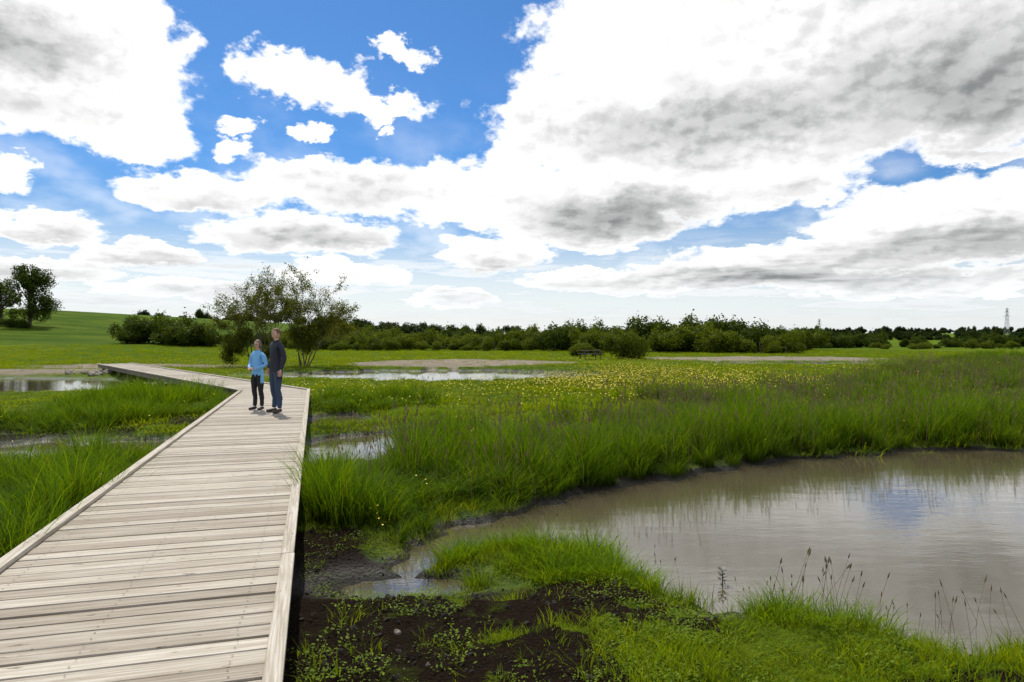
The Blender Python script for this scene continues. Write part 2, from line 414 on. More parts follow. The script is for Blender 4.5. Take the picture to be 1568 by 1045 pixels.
def kerb(name,pts,wd,side,zb,ht,seed=3):
    g=G();uvs=[];rvs=[];rg=np.random.default_rng(seed)
    for (a,b) in pts:
        a=np.array(a);b=np.array(b);L=np.linalg.norm(b-a);d=(b-a)/L;nn=np.array([d[1],-d[0]])*side
        k=max(1,round(L/4.0))
        for i in range(k):
            s0=a+d*(L*i/k+.003);s1=a+d*(L*(i+1)/k-.003);o_=rg.uniform(-.004,.004)
            P4=[s0+nn*o_,s1+nn*o_,s1+nn*(wd+o_),s0+nn*(wd+o_)]
            v=[(q[0],q[1],z) for z in(zb,zb+ht) for q in P4]
            g.add(v,[(0,1,2,3)[::-1],(4,5,6,7),(0,1,5,4),(1,2,6,5),(2,3,7,6),(3,0,4,7)],0)
            rr=rg.random()*.3+.7
            for q in v: uvs.append((q[0]*d[0]+q[1]*d[1],q[0]*nn[0]+q[1]*nn[1]+q[2]+rr*9));rvs.append(rr)
    me=g.mesh(name);ul=me.uv_layers.new(name='UVMap')
    for l in me.loops: ul.data[l.index].uv=uvs[l.vertex_index]
    fattr(me,'rv',rvs)
    ob=obj(name,me,[m_pl],bw)
    mb=ob.modifiers.new('b','BEVEL');mb.width=.006;mb.segments=2
    return ob
def pn(u,n,s,t): return tuple(u*s+n*t)
kerb('kerb_right',[(pn(U,N,-3,-.25),pn(U,N,22.25,-.25)),(pn(V,NV,20.55,8.58),pn(V,NV,47.4,8.58))],.095,1,DT+.004,.04)
kerb('kerb_left',[(pn(U,N,-3,-2.14),pn(U,N,22.1,-2.14)),(pn(V,NV,21.3,6.90),pn(V,NV,47.4,6.90))],.095,-1,DT+.004,.04,9)
g=G()
def beam(u,n,s0,s1,t,z,wd,ht):
    a=u*s0+n*t;b=u*s1+n*t;c=(a+b)/2
    g.box((c[0],c[1],z),abs(s1-s0),wd,ht,0,(Vector((u[0],u[1],0)),Vector((n[0],n[1],0)),Vector((0,0,1))))
for t in(-.235,-1.2,-2.15): beam(U,N,-3,22.2,t,DT-.12,.06,.17)
for t in(6.9,7.74,8.57): beam(V,NV,21.4,47.4,t,DT-.12,.06,.17)
for s in np.arange(-2.5,22.5,2.4):
    for t in(-.36,-2.03):
        q=U*s+N*t;g.box((q[0],q[1],.1),.1,.1,.86,0)
    beam(U,N,s+.07,s+.13,-1.2,DT-.25,1.8,.12)
for s in np.arange(22.5,47.5,2.4):
    for t in(7.03,8.45):
        q=V*s+NV*t;g.box((q[0],q[1],.1),.1,.1,.86,0)
obj('substructure',g.mesh('substructure'),[m_beam],bw)
g=G()
for s in np.arange(-3.0,14,.168):
    for t in(-.42,-1.2,-2.0):
        for ds in(.045,.12):
            q=U*(s+ds)+N*(t+random.uniform(-.01,.01))
            ring=[(q[0]+.006*math.cos(a*math.pi/3),q[1]+.006*math.sin(a*math.pi/3),DT+.0055) for a in range(6)]
            g.add(ring,[(0,1,2,3,4,5)],0)
obj('screws',g.mesh('screws'),[m_scr],bw)

# ------------------------------------------------------------------ instancing
def hidden_coll(name): return bpy.data.collections.new(name)
def scatter(name,pts,rot,scl,coll,ix):
    me=bpy.data.meshes.new(name);me.vertices.add(len(pts));me.vertices.foreach_set('co',np.asarray(pts,np.float32).ravel())
    a=me.attributes.new('rot','FLOAT_VECTOR','POINT');a.data.foreach_set('vector',np.asarray(rot,np.float32).ravel())
    a=me.attributes.new('scl','FLOAT_VECTOR','POINT');a.data.foreach_set('vector',np.asarray(scl,np.float32).ravel())
    a=me.attributes.new('idx','INT','POINT');a.data.foreach_set('value',np.asarray(ix,np.int32))
    ob=obj(name,me)
    ng=bpy.data.node_groups.new(name,'GeometryNodeTree')
    ng.interface.new_socket('Geometry',in_out='INPUT',socket_type='NodeSocketGeometry')
    ng.interface.new_socket('Geometry',in_out='OUTPUT',socket_type='NodeSocketGeometry')
    gi=ng.nodes.new('NodeGroupInput');go=ng.nodes.new('NodeGroupOutput')
    ip=ng.nodes.new('GeometryNodeInstanceOnPoints');ci=ng.nodes.new('GeometryNodeCollectionInfo')
    ci.inputs['Collection'].default_value=coll;ci.inputs['Separate Children'].default_value=True;ci.inputs['Reset Children'].default_value=True
    def na(nm,t):
        n=ng.nodes.new('GeometryNodeInputNamedAttribute');n.data_type=t;n.inputs['Name'].default_value=nm
        return [s for s in n.outputs if s.enabled and s.name=='Attribute'][0]
    L=ng.links
    L.new(gi.outputs[0],ip.inputs['Points']);L.new(ci.outputs[0],ip.inputs['Instance'])
    ip.inputs['Pick Instance'].default_value=True
    L.new(na('idx','INT'),ip.inputs['Instance Index']);L.new(na('rot','FLOAT_VECTOR'),ip.inputs['Rotation']);L.new(na('scl','FLOAT_VECTOR'),ip.inputs['Scale'])
    L.new(ip.outputs[0],go.inputs[0])
    md=ob.modifiers.new('scatter','NODES');md.node_group=ng
    return ob
def tuft(name,coll,mat,n,rad,hmin,hmax,wd,seg,bend,seed):
    rg=np.random.default_rng(seed);V_=[];F=[];T=[];RV=[]
    for i in range(n):
        r=rad*math.sqrt(rg.random());a=rg.random()*6.283;x,y=r*math.cos(a),r*math.sin(a)
        h=rg.uniform(hmin,hmax);la=a+rg.normal(0,.7);be=bend*rg.uniform(.3,1.2)*h
        dx,dy=math.cos(la),math.sin(la);fa=rg.random()*6.283;wx,wy=math.cos(fa)*wd/2,math.sin(fa)*wd/2
        b=len(V_);rv=rg.random()**2
        for k in range(seg+1):
            t=k/seg;tw=(1-t**1.6)*.95+.05;off=be*(t**2)
            cx,cy,cz=x+dx*off,y+dy*off,h*(t-.25*bend*t**3)-.02
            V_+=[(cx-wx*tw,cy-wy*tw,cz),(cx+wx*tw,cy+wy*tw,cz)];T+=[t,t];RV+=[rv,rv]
        for k in range(seg): F.append((b+2*k,b+2*k+1,b+2*k+3,b+2*k+2))
    me=fast_mesh(name,V_,F);fattr(me,'t',T);fattr(me,'rv',RV)
    obj(name,me,[mat],coll=coll)
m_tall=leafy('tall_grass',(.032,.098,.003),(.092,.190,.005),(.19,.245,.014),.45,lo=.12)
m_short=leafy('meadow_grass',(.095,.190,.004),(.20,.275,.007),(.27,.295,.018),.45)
m_dry=leafy('seed_stems',(.15,.12,.06),(.20,.14,.08),(.18,.12,.08),.15)
cT=hidden_coll('tall_grass_tufts')
for i in range(5): tuft('tall_a%d'%i,cT,m_tall,54,.17,.20,.66,.0095,4,.65,100+i)
cTf=hidden_coll('tall_grass_tufts_far')
for i in range(4): tuft('tallf_a%d'%i,cTf,m_tall,38,.28,.25,.60,.022,3,.5,120+i)
cS=hidden_coll('meadow_tufts')
for i in range(5): tuft('short_a%d'%i,cS,m_short,30,.10,.03,.13,.0065,2,.8,140+i)
cSf=hidden_coll('meadow_tufts_far')
for i in range(4): tuft('shortf_a%d'%i,cSf,m_short,30,.28,.05,.17,.022,2,.8,160+i)
cD=hidden_coll('seed_stem_tufts')
def stems(name,n,rad,hm,wd,seed,coll):
    rg=np.random.default_rng(seed);g=G();T=[];RV=[]
    for i in range(n):
        x,y=rg.normal(0,rad,2);h=hm*rg.uniform(.7,1.1);lx,ly=rg.normal(0,.12,2)*h
        n0=len(g.v)
        g.tube([(x,y,0),(x+lx*.35,y+ly*.35,h*.5),(x+lx,y+ly,h)],[wd*.5,wd*.4,wd*.3],3,0,False)
        g.tube([(x+lx,y+ly,h),(x+lx*1.08,y+ly*1.08,h*1.05),(x+lx*1.2,y+ly*1.2,h*1.13)],[wd*.6,wd*1.7,wd*.3],4,0,False)
        T+=[1]*(len(g.v)-n0)
        RV+=[rg.random()]*(len(g.v)-n0)
    me=g.mesh(name);fattr(me,'t',T);fattr(me,'rv',RV);obj(name,me,[m_dry],coll=coll)
for i in range(4): stems('stem_%d'%i,7,.22,.66,.007,180+i,cD)
m_weed=leafy('broadleaf_weed',(.06,.13,.005),(.125,.20,.008),(.19,.23,.016),.38)
cW=hidden_coll('weeds')
def weed(name,seed):
    rg=np.random.default_rng(seed);V_=[];F=[];T=[];RV=[]
    for i in range(30):
        a=rg.random()*6.28;r=rg.random()**.6*.11;z=rg.uniform(.01,.06);L=rg.uniform(.012,.030);wd=L*rg.uniform(.4,.6)
        b2=rg.random()*6.28;c=np.array([r*math.cos(a),r*math.sin(a),z]);d=np.array([math.cos(b2),math.sin(b2),rg.uniform(-.1,.5)])
        s=np.array([-math.sin(b2),math.cos(b2),rg.uniform(-.3,.3)])
        b=len(V_);V_+=[c-d*L/2,c+s*wd/2,c+d*L/2,c-s*wd/2];F.append((b,b+1,b+2,b+3));T+=[rg.uniform(.5,1)]*4;RV+=[rg.random()]*4
    me=fast_mesh(name,V_,F);fattr(me,'t',T);fattr(me,'rv',RV);obj(name,me,[m_weed],coll=cW)
for i in range(4): weed('weed_%d'%i,200+i)
m_fl=simple('buttercup_petals',(.80,.62,.015),.5,.1)
def flower(name,seed,n,rad,s,hh,coll):
    rg=np.random.default_rng(seed);g=G()
    for i in range(n):
        x,y=rg.normal(0,rad,2);h=hh*rg.uniform(.7,1.2);tx,ty=rg.normal(0,.4,2)
        g.tube([(x,y,0),(x,y,h)],[.0015,.0015],3,1,False)
        ax=Vector((tx,ty-.3,1)).normalized();a=ax.orthogonal().normalized();c=Vector((x,y,h));b=ax.cross(a)
        for k in range(5):
            t=k*1.2566;d=a*math.cos(t)+b*math.sin(t);e=ax.cross(d)
            g.add([c,c+d*s*.6+e*s*.4+ax*s*.2,c+d*s+ax*s*.35,c+d*s*.6-e*s*.4+ax*s*.2],[(0,1,2,3)],0)
    obj(name,g.mesh(name),[m_fl,m_weed],coll=coll)
cF=hidden_coll('buttercups');flower('b0',1,3,.08,.013,.3,cF);flower('b1',2,4,.1,.013,.32,cF)
cFf=hidden_coll('buttercups_far');flower('bf0',3,8,.5,.024,.23,cFf);flower('bf1',4,8,.6,.024,.23,cFf)

def cand(n,r0,r1,a0=-44,a1=44):
    r=rng.uniform(r0,r1,n);a=np.radians(rng.uniform(a0,a1,n));return r*np.sin(a),r*np.cos(a),r
def emit(name,x,y,keep,coll,k,sc,zo=0.,tilt=.12,sz=None):
    x,y,sc=x[keep],y[keep],sc[keep];n=len(x);z=H(x,y)-.01+zo
    rot=np.stack([rng.normal(0,tilt,n),rng.normal(0,tilt,n),rng.uniform(0,6.28,n)],-1)
    s3=np.stack([sc,sc,sc*(sz[keep] if sz is not None else rng.uniform(.8,1.2,n))],-1)
    return scatter(name,np.stack([x,y,z],-1),rot,s3,coll,rng.integers(0,k,n))
def hvar(x,y): return .45+1.1*ss(.3,.72,fbm(x*.8,y*.8,91,3))
x,y,r=cand(15500,3,24);wd=water_d(x,y);tm=tallmask(x,y)
keep=(wd>.12)&(~on_deck(x,y,.12))&(rng.random(len(x))<tm*1.1)
bank=((wd<2.2)&(x>1)).astype(float)
emit('tall_grass',x,y,keep,cT,5,rng.uniform(.75,1.25,len(x))*(1-.3*ss(.6,.1,wd)),sz=np.maximum(hvar(x,y),1.1*bank*(.7+.6*fbm(x*2,y*2,93,2)))*rng.uniform(.75,1.2,len(x)))
x,y,r=cand(26000,20,100);wd=water_d(x,y);tm=tallmask(x,y)
keep=(wd>.2)&(~on_deck(x,y,.25))&(rng.random(len(x))<tm)&(x>-14)
emit('tall_grass',x,y,keep,cTf,4,rng.uniform(.7,1.3,len(x)),sz=hvar(x,y)*rng.uniform(.8,1.1,len(x)))
n=420;a=rng.random(n)*6.28;q=np.sqrt(rng.random(n));x=.25+1.05*q*np.cos(a);y=6.5+.6*q*np.sin(a)+(x*-.25)
n2=320;x2=rng.uniform(1.0,5.8,n2);y2=5.55-.17*x2+rng.normal(0,.28,n2)
x=np.r_[x,x2];y=np.r_[y,y2];wd=water_d(x,y);qq=fbm(x*2.5,y*2.5,97,3)
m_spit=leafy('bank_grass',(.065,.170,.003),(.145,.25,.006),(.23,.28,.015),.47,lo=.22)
cB=hidden_coll('bank_tufts')
for i in range(4): tuft('bank_a%d'%i,cB,m_spit,42,.13,.10,.35,.0075,4,.9,260+i)
emit('bank_grass',x,y,(wd>-.05)&(qq>.42),cB,4,rng.uniform(.35,1.15,len(x))*(.45+qq))
x,y,r=cand(6500,3.5,34);wd=water_d(x,y);q=fbm(x*.9,y*.9,61,3)
keep=(wd>.05)&(wd<6)&(~on_deck(x,y,.12))&(rng.random(len(x))<ss(.48,.66,q))&(mudmask(x,y)<.5)&~((x<-12)&(y>17))
emit('bank_grass',x,y,keep,cB,4,rng.uniform(.5,1.1,len(x)))
x,y,r=cand(19000,3,16);wd=water_d(x,y);mm=mudmask(x,y)
keep=(wd>.03)&(~on_deck(x,y,.06))&(rng.random(len(x))<np.clip(1-mm*1.02,.05,1))&(tallmask(x,y)<.8)
emit('meadow_grass',x,y,keep,cS,5,rng.uniform(.45,1.25,len(x)),sz=hvar(x*1.5,y*1.5))
x,y,r=cand(36000,14,110);wd=water_d(x,y);sm=sandmask(x,y)
keep=(wd>.05)&(~on_deck(x,y,.3))&(rng.random(len(x))<1-.95*sm)&(rng.random(len(x))<1-.8*mudmask(x,y))
lowf=np.where(r>24,.3+.7*ss(.5,4,wd),1.)*np.where((x<-13)&(y<30)&(y>17),.55,1.)
emit('meadow_grass',x,y,keep,cSf,4,rng.uniform(.6,1.4,len(x)),sz=hvar(x,y)*lowf)
x,y,r=cand(6500,3,11);wd=water_d(x,y);q=fbm(x*1.6,y*1.6,71,3)
keep=(wd>.0)&(~on_deck(x,y,.05))&(rng.random(len(x))<ss(.40,.64,q)*(1-.5*mudmask(x,y))+.04)&(tallmask(x,y)<.5)
emit('broadleaf_weeds',x,y,keep,cW,4,rng.uniform(.4,1.3,len(x)))
x,y,r=cand(8000,9,60);tm=tallmask(x,y)
keep=(water_d(x,y)>.3)&(~on_deck(x,y,.4))&(rng.random(len(x))<tm*.65)&(x>-3)
emit('grass_seed_stems',x,y,keep,cD,4,rng.uniform(.7,1.2,len(x)))
x=np.array([2.35,2.5,2.62,2.2,1.9,3.0,3.3,.95,.7,3.7,1.3,-.2]);y=np.array([5.5,5.42,5.6,5.62,5.75,5.3,5.25,6.6,6.9,5.1,6.25,7.2])
emit('grass_seed_stems',x,y,np.ones(12,bool),cD,4,np.array([.7,.62,.66,.5,.4,.5,.6,.45,.4,.6,.4,.4]))
x,y,r=cand(700,7,26);keep=(water_d(x,y)>.1)&(~on_deck(x,y,.2))&(rng.random(len(x))<.35)
emit('buttercups',x,y,keep,cF,2,np.ones(len(x)),0,.1)
x,y,r=cand(11000,20,60,-32,38);keep=(water_d(x,y)>.3)&(~on_deck(x,y,.5))&(rng.random(len(x))<flowermask(x,y)*.85+.07)
emit('buttercups',x,y,keep,cFf,2,np.ones(len(x))*1.,0.0,.1)
m_st=simple('field_stone',(.22,.19,.15),.9,.4,20,.4);m_cl=simple('soil_clod',(.020,.013,.008),.95,.5,60,.6)
cR=hidden_coll('stones')
for i in range(3):
    bm=bmesh.new();bmesh.ops.create_icosphere(bm,subdivisions=3,radius=1)
    for v in bm.verts:
        v.co*=1+.9*(float(fbm(np.array([v.co.x*1.6+i*9+5]),np.array([v.co.y*1.6+v.co.z*1.3+9]),i,4)[0])-.5);v.co.z*=.55
    me=bpy.data.meshes.new('st%d'%i);bm.to_mesh(me);bm.free();obj('st%d'%i,me,[m_st if i==0 else m_cl],coll=cR)
x,y,r=cand(5200,3,8);mm=mudmask(x,y);keep=(~on_deck(x,y,.03))&(rng.random(len(x))<mm)&(water_d(x,y)>.03)
x,y=x[keep],y[keep];n=len(x)
sc=.006+.022*rng.random(n)**4
scatter('soil_clods',np.stack([x,y,H(x,y)-sc*.2],-1),rng.uniform(0,6.28,(n,3)),np.stack([sc*1.3,sc,sc],-1),cR,rng.choice([0,1,2],n,p=[.03,.485,.485]))
n=9;x=rng.uniform(-24.5,-22.2,n);y=rng.uniform(37,39,n);sc=rng.uniform(.15,.38,n)
scatter('boulders',np.stack([x,y,H(x,y)+.05],-1),rng.uniform(0,.4,(n,3)),np.stack([sc]*3,-1),cR,np.zeros(n,int))

# ------------------------------------------------------------------ TREES
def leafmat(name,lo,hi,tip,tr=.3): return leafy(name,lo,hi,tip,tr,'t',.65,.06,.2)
m_leaf=leafmat('willow_leaves',(.062,.105,.006),(.105,.150,.010),(.15,.17,.022),.33)
m_leafd=leafmat('deciduous_leaves',(.030,.062,.005),(.060,.098,.008),(.095,.125,.015),.28)
m_leafx=leafmat('dark_forest_leaves',(.016,.036,.008),(.032,.056,.010),(.045,.065,.015),.25)
m_bark=simple('bark',(.09,.07,.052),.9,.4,6,.4)
def leaves(C,nrm,size,rg,asp=.55):
    n=len(C);d=rg.normal(0,1,(n,3));d/=np.linalg.norm(d,axis=1)[:,None]
    nn=nrm*.7+rg.normal(0,.6,(n,3));nn/=np.linalg.norm(nn,axis=1)[:,None]
    a=np.cross(nn,d);a/=np.linalg.norm(a,axis=1)[:,None]+1e-9;b=np.cross(nn,a)
    s=size*rg.uniform(.6,1.3,n)[:,None]
    V_=np.stack([C-a*s,C+b*s*asp,C+a*s,C-b*s*asp],1).reshape(-1,3)
    return V_,np.arange(4*n).reshape(-1,4)
def crown_pts(lobes,n,rg,shell=.55):
    L=np.array(lobes);w=L[:,3]*L[:,4]+L[:,3]*L[:,5];w/=w.sum()
    k=rg.choice(len(L),n,p=w);d=rg.normal(0,1,(n,3));d/=np.linalg.norm(d,axis=1)[:,None]
    rr=1-(1-shell)*rg.random(n)**1.5
    lump=.8+.35*np.sin(d[:,0]*5+k*1.7)*np.sin(d[:,1]*4.3+k*2.1)*np.cos(d[:,2]*5.1+k)+rg.normal(0,.07,n)
    P=L[k,:3]+d*L[k,3:6]*(rr*lump)[:,None]
    return P,d,rr
def crown_mesh(name,lobes,n,size,mat,seed,trunkpaths=(),gap=0.):
    rg=np.random.default_rng(seed);P,d,rr=crown_pts(lobes,n,rg)
    P[:,2]=np.maximum(P[:,2],.05)
    if gap>0:
        q=fbm(P[:,0]*.9+P[:,1]*.5+50,P[:,2]*.9+50+P[:,1]*.4,seed,3);k=q>gap;P,d,rr=P[k],d[k],rr[k]
    V_,Q=leaves(P,d,size,rg)
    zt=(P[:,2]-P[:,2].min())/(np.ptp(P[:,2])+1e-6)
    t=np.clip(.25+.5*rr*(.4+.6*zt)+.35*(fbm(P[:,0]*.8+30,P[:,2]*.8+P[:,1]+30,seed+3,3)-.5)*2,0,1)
    g=G()
    for pth,rd in trunkpaths: g.tube(pth,rd,6,1)
    nV=len(V_)
    me=bpy.data.meshes.new(name)
    me.from_pydata([tuple(p) for p in V_.tolist()]+g.v,[],Q.tolist()+[tuple(i+nV for i in f) for f in g.f])
    me.polygons.foreach_set('material_index',[0]*len(Q)+[1]*len(g.f))
    fattr(me,'t',np.r_[np.repeat(t,4),np.zeros(len(g.v))]);fattr(me,'rv',np.r_[np.repeat(rg.random(len(P))**2,4),np.zeros(len(g.v))])
    me.materials.append(mat);me.materials.append(m_bark);return me
def rl(seed,n,w,h,base=.1,dp=None):
    rg=random.Random(seed);dp=dp or w;o=[]
    for i in range(n):
        s=rg.uniform(.25,.42);x=rg.uniform(-.5,.5)*w*.75;yy=rg.uniform(-.5,.5)*dp*.75
        top=h*(1-.55*(abs(x)/(w*.5))**2)*rg.uniform(.75,1.)
        rz=top*rg.uniform(.3,.42);z=max(base*h+rz*.6,rg.uniform(.35,1)*(top-rz))
        o.append((x,yy,z,w*s*.62,dp*s*.62,rz))
    return o
def bushvars(prefix,coll,mat,k,w,h,n,size,seed):
    for i in range(k):
        lb=rl(seed+i,9,w,h,0.02)
        me=crown_mesh('%s_%d'%(prefix,i),lb,n,size,mat,seed+i,[([(0,0,0),(random.uniform(-.4,.4),0,h*.5)],[.12,.05])])
        obj('%s_%d'%(prefix,i),me,coll=coll)
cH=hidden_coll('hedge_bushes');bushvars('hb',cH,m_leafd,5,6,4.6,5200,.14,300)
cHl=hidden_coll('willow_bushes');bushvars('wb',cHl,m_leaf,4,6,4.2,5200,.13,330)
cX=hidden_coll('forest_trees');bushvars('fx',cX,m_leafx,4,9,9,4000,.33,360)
def row(name,coll,k,x0,y0,x1,y1,n,sc0,sc1,jit=3,hs=1.):
    t=(np.arange(n)+rng.uniform(-.4,.4,n))/n
    x=x0+(x1-x0)*t+rng.normal(0,jit*.3,n);y=y0+(y1-y0)*t+rng.uniform(-jit,jit,n)
    s=rng.uniform(sc0,sc1,n)
    scatter(name,np.stack([x,y,H(x,y)-.1],-1),np.stack([x*0,x*0,rng.uniform(0,6.28,n)],-1),np.stack([s*1.15,s*1.15,s*hs*rng.uniform(.85,1.2,n)],-1),coll,rng.integers(0,k,n))
row('hedge_trees',cH,5,-58,104,-42,98,12,.85,1.25,3)
row('hedge_trees',cH,5,-44,112,-20,112,10,.6,.85,3)
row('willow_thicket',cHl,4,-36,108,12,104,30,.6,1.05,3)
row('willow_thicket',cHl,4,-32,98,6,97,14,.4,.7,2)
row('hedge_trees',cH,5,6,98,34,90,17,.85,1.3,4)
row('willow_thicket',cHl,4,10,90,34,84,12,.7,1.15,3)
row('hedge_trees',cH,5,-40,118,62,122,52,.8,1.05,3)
row('willow_thicket',cHl,4,30,94,46,102,9,.55,.9,2)
row('hedge_trees',cH,5,40,118,135,140,50,.45,.75,4)
row('willow_thicket',cHl,4,60,110,140,118,22,.3,.55,4)
row('distant_forest',cX,4,-62,225,-15,235,22,.85,1.05,5)
row('distant_forest',cX,4,-20,260,420,420,120,.35,.6,8)
row('distant_forest',cX,4,60,600,900,760,140,.7,1.1,20)
row('distant_forest',cX,4,-500,480,-80,420,50,.6,1.2,20)
row('distant_forest',cX,4,-20,900,1200,1400,120,1.2,1.8,20)
me=crown_mesh('willow_bush',rl(77,12,4.6,3.5,.02),11000,.08,m_leaf,77,[([(0,0,0),(.2,0,1.5)],[.1,.05])])
b=obj('willow_bush',me);b.location=(10.3,63,.15)
me=crown_mesh('willow_bush',rl(78,9,3.4,2.2,.02),6000,.08,m_leaf,78)
b=obj('willow_bush',me);b.location=(7.6,68,.15)
def bigtree(name,x,y,h,w,seed,n=15000,mat=None):
    rg=random.Random(seed);lb=[];pth=[([(0,0,-.3),(.1,0,h*.25),(-.1,.1,h*.55),(0,0,h*.85)],[h*.03,h*.024,h*.015,h*.004])]
    for i in range(30):
        z=rg.uniform(.2,.93);rr=w*.5*math.sin(math.pi*min(1,(z*.9+.08))**.85)*.78;a=rg.random()*6.28;q=rg.uniform(.35,1.)
        s=rg.uniform(.14,.23)*w;lb.append((rr*q*math.cos(a),rr*q*math.sin(a),z*h,s,s,s*.7))
        pth.append(([(0,0,z*h*.6),(rr*q*math.cos(a)*.5,rr*q*math.sin(a)*.5,z*h*.82),(rr*q*math.cos(a),rr*q*math.sin(a),z*h)],[h*.011,h*.007,h*.002]))
    me=crown_mesh(name,lb,n,.18,mat or m_leafd,seed,pth,.36)
    o_=obj(name,me);o_.location=(x,y,float(H(np.array([x]),np.array([y]))[0])-.2);return o_
bigtree('ash_tree',-106,150,14.0,13.5,5,24000)
bigtree('ash_tree',-116,155,9.5,10,6,10000)
bigtree('ash_tree',-124,150,8.,8,8,7000)
row('hill_hedge',cH,5,-104,146,-118,147,6,.5,.7,1)
def sparse(name,x,y,seed,stems_,leafn,dense_lobes,mat,S):
    rg=random.Random(seed);g=G();tips=[]
    def grow(p,d,L,r,lev):
        pts=[p];rad=[r];q=Vector(p);dd=Vector(d)
        for k in range(4):
            dd=(dd+Vector((rg.gauss(0,.13),rg.gauss(0,.13),rg.gauss(.05,.06)))).normalized();q=q+dd*L/4;pts.append(q.copy());rad.append(r*(1-.17*(k+1)))
            if lev<3 and k>0:
                for _ in range(rg.choice([1,1,2])):
                    sd=(dd+Vector((rg.gauss(0,.55),rg.gauss(0,.55),rg.gauss(.1,.3)))).normalized();grow(q.copy(),sd,L*rg.uniform(.45,.62),r*.5,lev+1)
            if lev>=2: tips.append(q.copy())
        g.tube(pts,rad,5 if lev<2 else 3,1,False)
    for bx,by,dx,dy,hh in stems_:
        grow(Vector((bx,by,0)),Vector((dx,dy,1)).normalized(),hh*S,.08*S,0)
    r2=np.random.default_rng(seed)
    T=np.array([tuple(t) for t in tips]);k=r2.integers(0,len(T),leafn)
    C=T[k]+r2.normal(0,.13,(leafn,3))
    q=fbm(T[k][:,0]*1.3+40,T[k][:,2]*1.3+40+T[k][:,1],seed,2);C=C[(q>.36)]
    if dense_lobes:
        P2,_,_=crown_pts(dense_lobes,14000,r2,.2);P2=P2[P2[:,2]>.1]
        qq=fbm(P2[:,0]*1.6+40,P2[:,2]*1.6+40+P2[:,1],seed+5,3);P2=P2[qq>.42];C=np.r_[C,P2]
    V_,Q=leaves(C,r2.normal(0,1,C.shape),.060,r2,.45)
    me=bpy.data.meshes.new(name);nV=len(V_)
    me.from_pydata([tuple(p) for p in V_.tolist()]+g.v,[],Q.tolist()+[tuple(i+nV for i in f) for f in g.f])
    me.polygons.foreach_set('material_index',[0]*len(Q)+[1]*len(g.f))
    fattr(me,'t',np.r_[np.repeat(np.clip(.3+.7*r2.random(len(C)),0,1),4),np.zeros(len(g.v))]);fattr(me,'rv',np.r_[np.repeat(r2.random(len(C)),4),np.zeros(len(g.v))])
    me.materials.append(mat);me.materials.append(m_bark)
    o_=obj(name,me);o_.location=(x,y,.15)
m_wl=leafmat('sparse_willow_leaves',(.065,.090,.008),(.10,.125,.012),(.125,.135,.022),.35)
S_=.64
sparse('willow_tree',-16.8,46,3,[(-.5,0,-.35,0,4.8),(-.1,.3,-.12,.1,5.6),(.2,-.2,.12,-.1,5.9),(-.8,.2,-.5,.1,4.4),(.1,.2,.35,.1,5.4),(0,0,0,-.3,5.5),(.3,0,.22,0,5.8)],21000,
  [(-1.9,0,1.3,1.15,1.0,1.1),(-1.3,.3,2.1,.9,.9,.8),(.2,.2,1.0,.9,.9,.8),(-2.2,0,.8,.8,.8,.8)],m_wl,S_)
sparse('willow_tree',-14.1,46.3,4,[(0,0,.2,0,5.2),(-.3,.1,-.3,.1,5.4),(.2,.1,.55,0,4.8),(.1,-.2,.02,-.1,5.6),(.1,.2,.4,.2,5.2),(-.2,.2,-.15,.2,5.8)],21000,
  [(.2,0,1.8,1.1,1.0,1.2),(.9,.2,2.6,1.0,.9,.9),(-.4,0,2.3,.8,.8,.8)],m_wl,S_)

# ------------------------------------------------------------------ PYLONS
m_py=simple('galvanised_steel',(.22,.23,.24),.6,.1,3,metal=.3)
def pylon(x,y,h):
    g=G();w=h*.07
    def lv(z): return w*(1-.8*z/h)
    for sx_ in(-1,1):
        for sy_ in(-1,1): g.tube([(sx_*w,sy_*w,0),(sx_*lv(h),sy_*lv(h),h)],[.14,.10],4)
    zs=np.linspace(0,h*.95,8)
    for a,b in zip(zs[:-1],zs[1:]):
        for s in(-1,1):
            for q in((-1,1),(1,-1)):
                g.tube([(q[0]*lv(a),s*lv(a),a),(q[1]*lv(b),s*lv(b),b)],[.06,.06],3)
                g.tube([(s*lv(a),q[0]*lv(a),a),(s*lv(b),q[1]*lv(b),b)],[.06,.06],3)
    for z,l in((.72,.2),(.86,.15),(.97,.1)):
        g.tube([(-h*l,0,h*z),(0,0,h*z+.5),(h*l,0,h*z)],[.08,.18,.08],4)
        for s in(-1,1): g.tube([(s*h*l,0,h*z),(s*h*l,0,h*z-1.3)],[.1,.1],4)
    o_=obj('electricity_pylon',g.mesh('electricity_pylon'),[m_py]);o_.location=(x,y,float(H(np.array([x]),np.array([y]))[0]))
    o_.rotation_euler=(0,0,.5)
pylon(270,600,17);pylon(456,629,27);pylon(234,800,20)

# ------------------------------------------------------------------ picnic table (far, among the grass)
m_tb=simple('dark_timber',(.06,.045,.035),.8,.3,8)
g=G()
for i in range(5): g.box((0,-.3+i*.15,.75),1.8,.13,.04)
for s in(-1,1):
    for i in range(2): g.box((0,s*(.68+i*.14),.45),1.8,.12,.04)
    g.box((s*.7,0,.42),.06,1.6,.09);g.box((s*.7,0,.69),.06,.7,.07)
    for q in(-1,1):
        g.tube([(s*.74,q*.28,.72),(s*.74,q*.62,0)],[.05,.05],4)
o_=obj('picnic_table',g.mesh('picnic_table'),[m_tb]);o_.location=(7.0,61,.25);o_.rotation_euler=(0,0,.3)

